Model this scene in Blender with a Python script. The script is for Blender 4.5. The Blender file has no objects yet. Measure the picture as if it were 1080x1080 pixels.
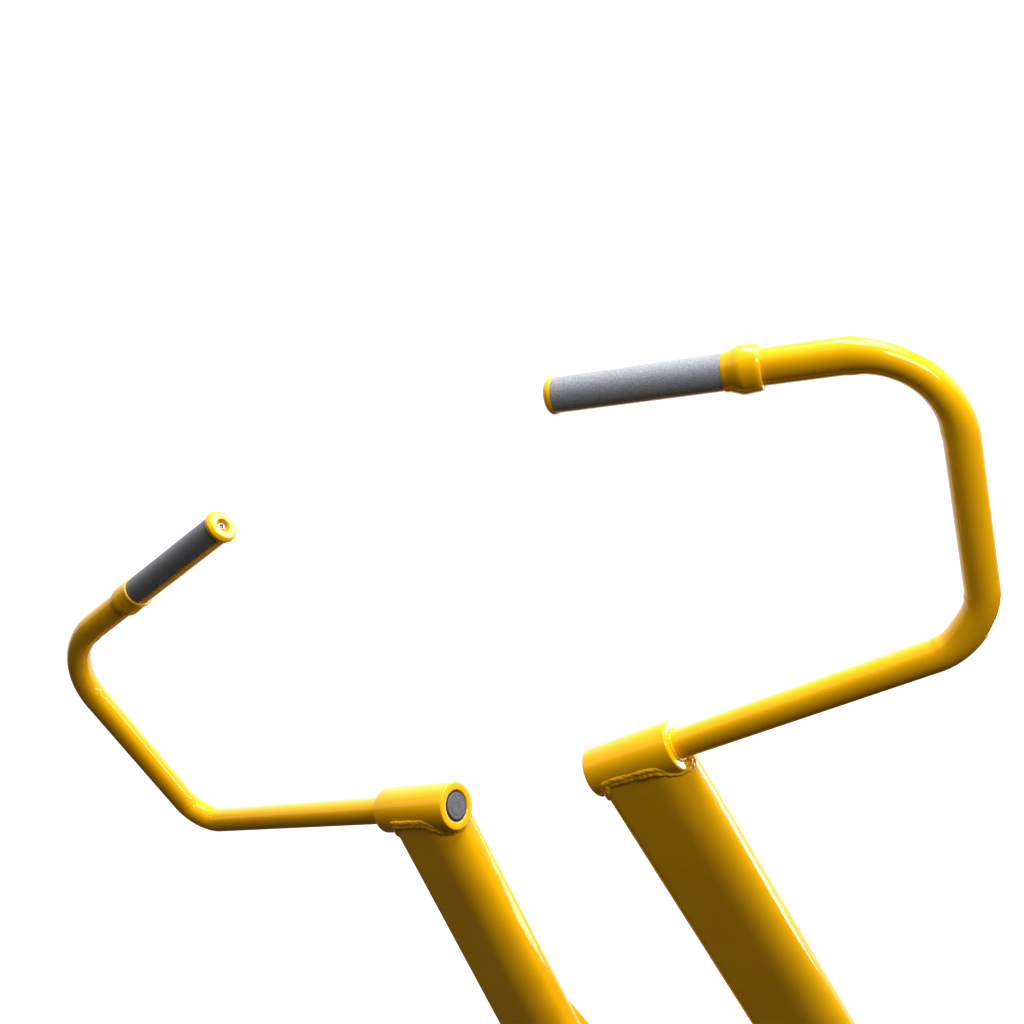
import bpy, math, random
from mathutils import Vector, Matrix, noise
V = Vector
PI = math.pi
scene = bpy.context.scene

# ------------------------------------------------------------------ camera
cam_d = bpy.data.cameras.new('camera')
cam = bpy.data.objects.new('camera', cam_d)
scene.collection.objects.link(cam)
scene.camera = cam
cam.location = (0.66907, -1.11187, -0.43392)
right = V((0.85213, 0.52334, 0.0))
down = V((-0.29682, 0.48330, -0.82360))
fwd = V((-0.43102, 0.70182, 0.56716))
cam.rotation_euler = Matrix((right, -down, -fwd)).transposed().to_euler()
cam_d.sensor_width = 36.0
cam_d.lens = 36.0 * 1022.47 / 1080.0
cam_d.clip_start = 0.01
cam_d.clip_end = 500.0

# ------------------------------------------------------------------ world
world = bpy.data.worlds.new('World')
scene.world = world
world.use_nodes = True
wt = world.node_tree
wt.nodes.clear()
w_out = wt.nodes.new('ShaderNodeOutputWorld')
w_bg = wt.nodes.new('ShaderNodeBackground')
w_tc = wt.nodes.new('ShaderNodeTexCoord')
w_sep = wt.nodes.new('ShaderNodeSeparateXYZ')
w_ramp = wt.nodes.new('ShaderNodeValToRGB')
wt.links.new(w_tc.outputs['Generated'], w_sep.inputs[0])
wt.links.new(w_sep.outputs['Z'], w_ramp.inputs[0])
wt.links.new(w_bg.outputs[0], w_out.inputs[0])
# a blank white bright haze ahead, dimmer surroundings to the sides and behind,
# and dark ground below the horizon
cr = w_ramp.color_ramp
cr.elements[0].position = 0.045
cr.elements[0].color = (0.070, 0.064, 0.055, 1)
cr.elements[1].position = 0.10
cr.elements[1].color = (1, 1, 1, 1)
w_dot = wt.nodes.new('ShaderNodeVectorMath'); w_dot.operation = 'DOT_PRODUCT'
wt.links.new(w_tc.outputs['Generated'], w_dot.inputs[0])
w_dot.inputs[1].default_value = (-0.43, 0.70, 0.57)
w_map = wt.nodes.new('ShaderNodeMapRange'); w_map.interpolation_type = 'SMOOTHSTEP'
wt.links.new(w_dot.outputs['Value'], w_map.inputs['Value'])
w_map.inputs['From Min'].default_value = 0.35
w_map.inputs['From Max'].default_value = 0.68
w_map.inputs['To Min'].default_value = 0.80
w_map.inputs['To Max'].default_value = 1.2
w_mul = wt.nodes.new('ShaderNodeVectorMath'); w_mul.operation = 'SCALE'
wt.links.new(w_ramp.outputs[0], w_mul.inputs[0])
wt.links.new(w_map.outputs[0], w_mul.inputs['Scale'])
wt.links.new(w_mul.outputs[0], w_bg.inputs[0])
w_bg.inputs[1].default_value = 1.0

# ------------------------------------------------------------------ sun
sun_d = bpy.data.lights.new('sun', 'SUN')
sun = bpy.data.objects.new('sun', sun_d)
scene.collection.objects.link(sun)
sun_dir = V((0.20, -0.40, 0.89)).normalized()      # towards the sun
sun.rotation_euler = sun_dir.to_track_quat('Z', 'Y').to_euler()
sun_d.energy = 1.1
sun_d.angle = math.radians(8)
sun_d.color = (1.0, 0.97, 0.92)


def added_lamp(name, at, to, w, h, watts):
    d = bpy.data.lights.new(name, 'AREA')
    d.shape = 'RECTANGLE'; d.size = w; d.size_y = h; d.energy = watts
    o = bpy.data.objects.new(name, d)
    scene.collection.objects.link(o)
    o.location = at
    o.rotation_euler = (V(at) - V(to)).to_track_quat('Z', 'Y').to_euler()
    return o


added_lamp('added_key_fill', (2.2, -2.0, 2.6), (0, 0, 0), 2.2, 2.2, 170)  # unseen lamp added as broad fill from the camera side
added_lamp('added_bend_glint', (1.49, -1.01, 0.20), (0.65, -0.30, 0.25), 0.75, 0.30, 13)  # unseen lamp added for the glint on the right arm's upper bend
added_lamp('added_tube_glint', (1.13, 1.50, 0.58), (-0.69, -0.11, 0.17), 0.24, 1.45, 9)  # unseen lamp added for the streak along the left diagonal tube
added_lamp('added_cap_light', (1.25, 0.45, 2.1), (-0.26, -0.36, 0.32), 0.8, 0.8, 26)  # unseen lamp added overhead to brighten the left end cap

scene.view_settings.view_transform = 'Standard'
scene.view_settings.look = 'None'
scene.view_settings.exposure = 0.0
scene.view_settings.gamma = 1.0
scene.view_settings.use_curve_mapping = False


# ------------------------------------------------------------------ materials
def base_mat(name, color, rough, spec=0.5, metal=0.0):
    m = bpy.data.materials.new(name)
    m.use_nodes = True
    b = m.node_tree.nodes['Principled BSDF']
    b.inputs['Base Color'].default_value = (*color, 1)
    b.inputs['Roughness'].default_value = rough
    b.inputs['Specular IOR Level'].default_value = spec
    b.inputs['Metallic'].default_value = metal
    return m, m.node_tree, b


def paint_mat():
    m, nt, b = base_mat('yellow_powder_coat', (0.92, 0.475, 0.0015), 0.12, 0.6)
    b.inputs['Specular Tint'].default_value = (1.0, 0.86, 0.50, 1)
    N, L = nt.nodes, nt.links
    tc = N.new('ShaderNodeTexCoord')
    # slow drift of the tone
    n1 = N.new('ShaderNodeTexNoise'); n1.inputs['Scale'].default_value = 9; n1.inputs['Detail'].default_value = 3
    L.new(tc.outputs['Object'], n1.inputs['Vector'])
    cr = N.new('ShaderNodeValToRGB')
    cr.color_ramp.elements[0].position = 0.35; cr.color_ramp.elements[0].color = (0.92, 0.450, 0.0012, 1)
    cr.color_ramp.elements[1].position = 0.65; cr.color_ramp.elements[1].color = (0.95, 0.478, 0.0016, 1)
    L.new(n1.outputs['Fac'], cr.inputs[0]); L.new(cr.outputs[0], b.inputs['Base Color'])
    n3 = N.new('ShaderNodeTexNoise'); n3.inputs['Scale'].default_value = 35; n3.inputs['Detail'].default_value = 4
    L.new(tc.outputs['Object'], n3.inputs['Vector'])
    mr = N.new('ShaderNodeMapRange'); mr.inputs['To Min'].default_value = 0.06; mr.inputs['To Max'].default_value = 0.12
    L.new(n3.outputs['Fac'], mr.inputs['Value']); L.new(mr.outputs[0], b.inputs['Roughness'])
    # orange peel of powder paint and the faint waviness of bent tube
    n2 = N.new('ShaderNodeTexNoise'); n2.inputs['Scale'].default_value = 420; n2.inputs['Detail'].default_value = 2
    n4 = N.new('ShaderNodeTexNoise'); n4.inputs['Scale'].default_value = 22; n4.inputs['Detail'].default_value = 1
    L.new(tc.outputs['Object'], n2.inputs['Vector']); L.new(tc.outputs['Object'], n4.inputs['Vector'])
    b1 = N.new('ShaderNodeBump'); b1.inputs['Strength'].default_value = 0.07; b1.inputs['Distance'].default_value = 0.0002
    b2 = N.new('ShaderNodeBump'); b2.inputs['Strength'].default_value = 0.5; b2.inputs['Distance'].default_value = 0.0008
    L.new(n2.outputs['Fac'], b1.inputs['Height']); L.new(n4.outputs['Fac'], b2.inputs['Height'])
    L.new(b2.outputs[0], b1.inputs['Normal']); L.new(b1.outputs[0], b.inputs['Normal'])
    return m


def rubber_mat(name, lo, hi):
    m, nt, b = base_mat(name, lo, 0.6, 0.4)
    N, L = nt.nodes, nt.links
    tc = N.new('ShaderNodeTexCoord')
    n1 = N.new('ShaderNodeTexNoise'); n1.inputs['Scale'].default_value = 800; n1.inputs['Detail'].default_value = 3
    L.new(tc.outputs['Object'], n1.inputs['Vector'])
    cr = N.new('ShaderNodeValToRGB')
    cr.color_ramp.elements[0].position = 0.35; cr.color_ramp.elements[0].color = (*lo, 1)
    cr.color_ramp.elements[1].position = 0.7; cr.color_ramp.elements[1].color = (*hi, 1)
    L.new(n1.outputs['Fac'], cr.inputs[0]); L.new(cr.outputs[0], b.inputs['Base Color'])
    bp = N.new('ShaderNodeBump'); bp.inputs['Strength'].default_value = 0.6; bp.inputs['Distance'].default_value = 0.0006
    L.new(n1.outputs['Fac'], bp.inputs['Height']); L.new(bp.outputs[0], b.inputs['Normal'])
    return m


def plain_mat(name, color, rough, spec, metal, scale, amount):
    m, nt, b = base_mat(name, color, rough, spec, metal)
    N, L = nt.nodes, nt.links
    tc = N.new('ShaderNodeTexCoord')
    n1 = N.new('ShaderNodeTexNoise'); n1.inputs['Scale'].default_value = scale; n1.inputs['Detail'].default_value = 4
    L.new(tc.outputs['Object'], n1.inputs['Vector'])
    cr = N.new('ShaderNodeValToRGB')
    cr.color_ramp.elements[0].color = (*[c * (1 - amount) for c in color], 1)
    cr.color_ramp.elements[1].color = (*[min(1, c * (1 + amount)) for c in color], 1)
    L.new(n1.outputs['Fac'], cr.inputs[0]); L.new(cr.outputs[0], b.inputs['Base Color'])
    return m


PAINT = paint_mat()
RUBBER = rubber_mat('grey_rubber', (0.155, 0.155, 0.172), (0.21, 0.21, 0.235))
WORN_LIT = rubber_mat('worn_sky_lit_rubber', (0.20, 0.213, 0.240), (0.38, 0.395, 0.43))  # lighter tone stands in for sky reflection on this grip; speckle is wear
CAP = plain_mat('grey_plastic', (0.10, 0.10, 0.125), 0.5, 0.5, 0.0, 120, 0.25)
STEEL = plain_mat('zinc_steel', (0.30, 0.33, 0.34), 0.4, 0.5, 1.0, 200, 0.1)
GAP = plain_mat('black_plastic', (0.015, 0.015, 0.017), 0.5, 0.4, 0.0, 80, 0.2)


# ------------------------------------------------------------------ mesh helpers
def obj(name, verts, faces, mat, parent, sharp=38, bevel=None):
    me = bpy.data.meshes.new(name)
    me.from_pydata([tuple(v) for v in verts], [], faces)
    me.materials.append(mat)
    me.update()
    import bmesh
    bm = bmesh.new(); bm.from_mesh(me)
    bmesh.ops.recalc_face_normals(bm, faces=bm.faces)
    bm.to_mesh(me); bm.free()
    me.shade_smooth()
    me.set_sharp_from_angle(angle=math.radians(sharp))
    o = bpy.data.objects.new(name, me)
    scene.collection.objects.link(o)
    o.parent = parent
    return o


def grid(rings, closed=True, cap0=True, cap1=True):
    """rings of equal length -> verts, faces"""
    n = len(rings[0])
    verts = [v for r in rings for v in r]
    faces = []
    for i in range(len(rings) - 1):
        for j in range(n if closed else n - 1):
            k = (j + 1) % n
            faces.append((i * n + j, i * n + k, (i + 1) * n + k, (i + 1) * n + j))
    if cap0:
        faces.append(tuple(range(n))[::-1])
    if cap1:
        faces.append(tuple((len(rings) - 1) * n + j for j in range(n)))
    return verts, faces


def basis(a):
    a = a.normalized()
    t = V((0, 0, 1)) if abs(a.z) < 0.9 else V((0, 1, 0))
    e1 = (t - a * t.dot(a)).normalized()
    return a, e1, a.cross(e1)


def rounded(profile, rr=0.0012, seg=3):
    """round the corners of an open (s, r) profile"""
    out = [profile[0]]
    for i in range(1, len(profile) - 1):
        p = V(profile[i]); a = V(profile[i - 1]); c = V(profile[i + 1])
        da = (a - p); dc = (c - p)
        k = min(rr, da.length * .45, dc.length * .45)
        A = p + da.normalized() * k; C = p + dc.normalized() * k
        for j in range(seg + 1):
            t = j / seg
            out.append(tuple((A * (1 - t) ** 2) + p * (2 * t * (1 - t)) + C * t * t))
    out.append(profile[-1])
    return out


def lathe(name, origin, axis, profile, mat, parent, seg=72, cap0=False, cap1=False, sharp=50, wob=None):
    a, e1, e2 = basis(axis)
    rings = []
    for s, r in profile:
        ring = []
        for j in range(seg):
            t = 2 * PI * j / seg
            ss, rr = s, r
            if wob:
                ss, rr = wob(s, r, t)
            ring.append(origin + a * ss + (e1 * math.cos(t) + e2 * math.sin(t)) * rr)
        rings.append(ring)
    v, f = grid(rings, True, cap0, cap1)
    return obj(name, v, f, mat, parent, sharp)


def fillet_path(P, tan, step=0.006):
    """polyline with filleted corners; returns list of (point, inward unit vector, bend weight, bend index, u)"""
    out = []
    cur = P[0]
    for i in range(1, len(P) - 1):
        p = P[i]
        d0 = (p - P[i - 1]).normalized(); d1 = (P[i + 1] - p).normalized()
        A = p - d0 * tan[i]; B = p + d1 * tan[i]
        n = max(2, int((A - cur).length / step))
        for k in range(n):
            out.append((cur.lerp(A, k / n), None, 0, i, 0))
        ang = d0.angle(d1)
        R = tan[i] / math.tan(ang / 2)
        nin = (d1 - d0).normalized()
        C = p + nin * (R / math.cos(ang / 2))
        m = 48
        ra = (A - C); rb = (B - C)
        for k in range(m):
            u = k / m
            # slerp on the circle
            v = (ra * math.sin((1 - u) * ang) + rb * math.sin(u * ang)) / math.sin(ang)
            w = math.sin(PI * u) ** 1.3 if u > 0 else 0
            out.append((C + v, -v.normalized(), w, i, u))
        cur = B
    n = max(2, int((P[-1] - cur).length / step))
    for k in range(n + 1):
        out.append((cur.lerp(P[-1], k / n), None, 0, len(P) - 1, 0))
    return out


def tube(name, path, radii, mat, parent, seg=64, oval=0.05, pinch=None):
    pts = [q[0] for q in path]
    N = len(pts)
    # inward vectors spread onto the straights beside the bends
    e = None
    rings = []
    for i, (p, inw, w, idx, u) in enumerate(path):
        # the rolled bends draw the pipe thinner towards the pivot
        radius = radii[0] if idx == 1 and inw is None else radii[1] if idx == 2 and inw is None else radii[2]
        if inw is not None and idx == 1:
            radius = radii[0] + (radii[1] - radii[0]) * u
        if inw is not None and idx == 2:
            radius = radii[1] + (radii[2] - radii[1]) * (3 * u * u - 2 * u ** 3)
        d = (pts[min(i + 1, N - 1)] - pts[max(i - 1, 0)]).normalized()
        if e is None:
            _, e, _ = basis(d)
        e = (e - d * e.dot(d)).normalized()
        f = d.cross(e)
        ring = []
        for j in range(seg):
            t = 2 * PI * j / seg
            n = e * math.cos(t) + f * math.sin(t)
            r = radius
            if inw is not None:
                c = n.dot(inw)
                r *= 1 - oval * w * c * c + oval * 0.15 * w * (1 - c * c)
                if pinch and idx in pinch and c > 0:
                    r += pinch[idx] * (c ** 2) * math.sin(PI * u) ** 2
                    # small crease where the bend starts and stops
                    r += (0.0011 if idx == 1 else 0.0010) * c ** 4 * (math.exp(-((u - 0.08) / 0.05) ** 2) + math.exp(-((u - 0.92) / 0.05) ** 2))
            ring.append(p + n * r)
        rings.append(ring)
    v, fc = grid(rings)
    return obj(name, v, fc, mat, parent, 50)


def section(w, d, front, back, k=10):
    """rounded rectangle, dense enough to follow the saddle cut"""
    pts = []
    cs = ((1, 1, 0), (-1, 1, 90), (-1, -1, 180), (1, -1, 270))
    for sx, sy, a0 in cs:
        rad = (front[0] if sx < 0 else front[1]) if sy > 0 else back
        for i in range(k + 1):
            a = math.radians(a0 + 90 * i / k)
            pts.append(V((sx * (w / 2 - rad) + rad * math.cos(a), sy * (d / 2 - rad) + rad * math.sin(a))))
    out = []
    n = len(pts)
    for i in range(n):
        a, b = pts[i], pts[(i + 1) % n]
        m = max(1, int((b - a).length / 0.005))
        for j in range(m):
            out.append(a.lerp(b, j / m))
    return out


def bead(name, line, r, mat, parent, seed, closed=False, up=None):
    """weld bead: an uneven rope laid along the joint with ripples"""
    # resample
    L = [V(p) for p in line]
    if closed:
        L.append(L[0])
    pts = []
    for a, b in zip(L, L[1:]):
        m = max(1, int((b - a).length / 0.0008))
        for j in range(m):
            pts.append(a.lerp(b, j / m))
    N = len(pts)
    rings = []
    seg = 14 if up is None else 24
    for i, p in enumerate(pts):
        if closed:
            d = (pts[(i + 3) % N] - pts[(i - 3) % N]).normalized()
        else:
            d = (pts[min(i + 3, N - 1)] - pts[max(i - 3, 0)]).normalized()
        _, e, f = basis(d)
        if up is not None:
            e = (up - d * up.dot(d)).normalized(); f = d.cross(e)
        s = i * 0.0008
        k = noise.noise(V((s * 55, seed, 0))); k2 = noise.noise(V((s * 160, seed + 9, 0)))
        rr = r * (1 + 0.16 * k + 0.12 * k2 + (0.03 if up is None else 0.0) * math.sin(s * 2 * PI / 0.0045 + 3 * k))
        if not closed:
            rr *= min(1, (0.15 + min(i, N - 1 - i) / 8) ) if min(i, N - 1 - i) < 8 else 1
        off = e * (0.0004 * k2) + f * (0.0006 * k)
        ring = []
        for j in range(seg):
            c, sn = math.cos(2 * PI * j / seg), math.sin(2 * PI * j / seg)
            if up is not None:      # broad two-pass seam with a groove along its middle
                gr = 1 - 0.38 * math.exp(-(c / 0.35) ** 2)
                lump = 1 + 0.5 * noise.noise(V((s * 210, c * 2.0, seed)))
                ring.append(p + off + e * c * rr * 1.6 + f * sn * rr * 0.72 * gr * lump)
            else:
                ring.append(p + off + (e * c + f * sn) * rr)
        rings.append(ring)
    if closed:
        rings.append(rings[0])
        v, fc = grid(rings, True, False, False)
    else:
        v, fc = grid(rings)
    return obj(name, v, fc, mat, parent, 80)


# ------------------------------------------------------------------ one lever arm with its parts
R_TUBE = 0.0188
R_SLEEVE = 0.0325


def lever_arm(side, P0, P1, P2, P3, P5, post_dir, post_x, post_w, post_d, post_c, label, seed, cap_k=1.0, grip_r=0.0213, grip_half=27, collar=None, rubber=None, rads=(0.0188, 0.0184, 0.0202)):
    P0, P1, P2, P3, P5 = map(V, (P0, P1, P2, P3, P5))
    root = bpy.data.objects.new('exercise_lever_arm', None)
    scene.collection.objects.link(root)
    root.empty_display_size = 0.1
    root['label'] = label
    root['category'] = 'exercise arm'
    root['group'] = 'yellow exercise machine arms'
    a = (P1 - P0).normalized()                    # sleeve axis, outwards
    Ls = (P1 - P0).length

    # --- post: rounded box tube, top cut as a saddle to the sleeve
    q = V(post_dir).normalized()
    X = V(post_x).lerp(a if a.x * post_x[0] > 0 else -a, 0.85); X = (X - q * X.dot(q)).normalized()
    Z = q.cross(X)
    if Z.y > 0: Z = -Z
    if X.dot(a) < 0: X = -X
    o = P0 + a * post_c
    root.location = o + q * 1.15
    bpy.context.view_layer.update()
    inv = Matrix.Translation(-root.location)

    def loc(p):
        return p - root.location
    P0, P1, P2, P3, P5, o = (loc(p) for p in (P0, P1, P2, P3, P5, o))
    sec = section(post_w, post_d, (0.012, 0.043) if side == 'R' else (0.036, 0.012), 0.016)
    top = []
    for s in sec:
        b = o + X * s.x + Z * s.y
        # intersection of b + t q with the sleeve cylinder (slightly inside it)
        m = (b - P0) - a * (b - P0).dot(a); nq = q - a * q.dot(a)
        A = nq.dot(nq); B = 2 * m.dot(nq); Cc = m.dot(m) - (R_SLEEVE - 0.001) ** 2
        D = B * B - 4 * A * Cc
        t = (-B + math.sqrt(D)) / (2 * A) if D > 0 else -B / (2 * A) 
        top.append((b, t))
    ts = [t for _, t in top]
    for _ in range(1):                            # soften the jump at the corners
        tt = [t for _, t in top]; n_ = len(tt)
        top = [(top[i][0], (tt[i - 2] + tt[i - 1] + tt[i] + tt[(i + 1) % n_] + tt[(i + 2) % n_]) / 5) for i in range(n_)]
    rings = [[b + q * max(t, 0.002) for b, t in top]]
    for L_ in (0.08, 0.12, 0.25, 0.45, 0.7, 1.15):
        rings.append([b + q * L_ for b, _ in top])
    v, f = grid(rings, True, True, True)
    post = obj('post', v, f, PAINT, root, 30)
    n = len(top)
    line = []
    for (b, t), s in zip(top, sec):
        line.append(b + q * (max(t, 0.002) + 0.001) + (X * s.x + Z * s.y).normalized() * 0.0002)
    bead('weld_seam', line, 0.0042, PAINT, post, seed, closed=True, up=q)

    # --- sleeve with a bored, plugged inner end and a stepped outer end
    prof = [(0.006, 0.0), (0.006, 0.0208), (0.0, 0.0212), (0.0, R_SLEEVE), (Ls, R_SLEEVE), (Ls, R_TUBE - 0.001), (Ls - 0.01, R_TUBE - 0.002)]
    prof = [(0.006, 0.001)] + rounded(prof, 0.0026, 4)[1:]
    sl = lathe('pivot_sleeve', P0, a, prof, PAINT, root, 96, True, False, 60)
    lathe('plug_seat', P0, a, [(0.0055, 0.001), (0.0055, 0.0207), (0.001, 0.0207), (0.0009, 0.0192), (0.004, 0.0190)], GAP, sl, 72)
    cp = rounded([(0.003, 0.0188), (0.0002, 0.0184), (-0.0004, 0.0168), (-0.0002, 0.0158), (-0.0002, 0.0125), (-0.0005, 0.0118), (-0.0006, 0.0055), (-0.0004, 0.0048), (-0.0004, 0.0004)], 0.0006, 3)
    lathe('bearing_cap', P0, a, cp, CAP, sl, 72, False, True, 60)
    # fillet of weld where the handlebar leaves the sleeve
    ring = []
    aa, e1, e2 = basis(a)
    for k in range(48):
        t = 2 * PI * k / 48
        ring.append(P1 + a * 0.0003 + (e1 * math.cos(t) + e2 * math.sin(t)) * (R_TUBE + 0.0008))
    bead('weld_ring', ring, 0.0026, PAINT, sl, seed + 3, closed=True)

    # --- handlebar
    gd = (P3 - P5).normalized()
    end = P5 + gd * 0.225
    path = fillet_path([P1 - a * 0.012, P2, P3, end], {1: 0.058, 2: 0.102})
    bar = tube('handlebar', path, rads, PAINT, root, 64, 0.14, {1: 0.006, 2: 0.0})

    # --- grip core, seen as a yellow strip under the split rubber
    lathe('grip_core', P5, gd, [(0.004, grip_r - 0.0009), (0.21, grip_r - 0.0009)], PAINT, root, 64, True, True)
    # rubber wraps 300 degrees; slit faces down
    dn = V((0, 0, -1)) + V(GRIP_SLIT[side]); dn = (dn - gd * dn.dot(gd)).normalized()
    e2 = gd.cross(dn)
    half = math.radians(grip_half)
    rings = []
    nn = 72
    for s in [0.0055] + [0.006 + 0.195 * i / 60 for i in range(61)] + [0.2035]:
        outer = []; inner = []
        for j in range(nn + 1):
            t = half + (2 * PI - 2 * half) * j / nn
            edge = min(j, nn - j)
            rr = grip_r - (0.0004 if edge == 0 else 0.0002 if edge == 1 else 0)
            outer.append(P5 + gd * s + (dn * math.cos(t) + e2 * math.sin(t)) * rr)
            inner.append(P5 + gd * s + (dn * math.cos(t) + e2 * math.sin(t)) * 0.0190)
        rings.append(outer + inner[::-1])
    v, f = grid(rings)
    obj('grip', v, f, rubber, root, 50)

    # --- stepped collar between grip and bar
    prof = rounded(collar, 0.0012, 3)
    lathe('grip_collar', P5, gd, prof, PAINT, root, 80, False, False, 60)

    # --- end cap with recessed screw
    prof = rounded([(s_, r_ * cap_k) for s_, r_ in [(0.0065, 0.018), (0.0065, 0.0226), (0.0005, 0.0236), (-0.0040, 0.0198), (-0.0043, 0.0150), (-0.0040, 0.0096), (0.0030, 0.0086), (0.0030, 0.0005)]], 0.0013, 4)
    ec = lathe('end_cap', P5, gd, prof, PAINT, root, 72, False, True, 70)
    lathe('screw', P5, gd, rounded([(0.0029, 0.0060), (0.0000, 0.0060), (-0.0006, 0.0048), (0.0, 0.0026), (0.0022, 0.0024), (0.0022, 0.0003)], 0.0004, 2), STEEL, ec, 24, False, True, 40)
    return root, q, X, Z, o


GRIP_SLIT = {'R': (0.0, 0.75, 0), 'L': (0.0, 0.75, 0)}

lever_arm('R', (0.1029, 0.0228, 0.0134), (0.2276, 0.0089, 0.0227), (0.6162, -0.0347, 0.0519),
          (0.6743, -0.2976, 0.2462), (0.2638, -0.3638, 0.3139),
          (0.1176, 1.6386, -1), (math.cos(-.05), math.sin(-.05), 0), 0.1220, 0.0640, 0.0720,
          'larger yellow steel arm with speckled light grey grip pointing left, on the thicker post', 1.7, 0.93, rubber=WORN_LIT,
          collar=[(0.199, 0.018), (0.199, 0.0216), (0.2050, 0.0224), (0.2165, 0.0266), (0.2205, 0.0272), (0.2370, 0.0256), (0.2405, 0.0240), (0.2410, 0.0195)])
r, q, X, Z, o = lever_arm('L', (-0.0981, -0.0088, -0.0062), (-0.2321, 0.0098, 0.0153), (-0.7076, 0.0756, 0.0914),
          (-0.6723, -0.3012, 0.2516), (-0.2636, -0.3658, 0.3159),
          (-0.0037, 1.3058, -1), (1, 0, 0), 0.1045, 0.0640, 0.0585,
          'smaller yellow steel arm with dark grey grip and round grey plug in its sleeve end', 5.2, 1.04, 0.0219, 34, rubber=RUBBER, rads=(0.0194, 0.0186, 0.0205),
          collar=[(0.199, 0.018), (0.199, 0.0236), (0.2025, 0.0243), (0.2050, 0.0234), (0.2250, 0.0242), (0.2330, 0.0240), (0.2345, 0.0200)])

# --- flared brace that leaves the back of the smaller arm's post
t0, t1 = 0.36, 1.10
prof = [(t0, -0.030), (t0, -0.0395), (t0 + 0.02, -0.0405), (t1, -0.0405 - 0.175), (t1, -0.030)]
rings = []
for x in (-0.034, -0.031, 0.0, 0.031, 0.034):
    k = 0.003 if abs(x) > 0.033 else 0
    rings.append([o - X * 0 + X * x + q * t + Z * (z + (k if z < -0.035 else 0)) for t, z in prof])
v, f = grid(rings)
obj('brace', v, f, PAINT, r, 30)
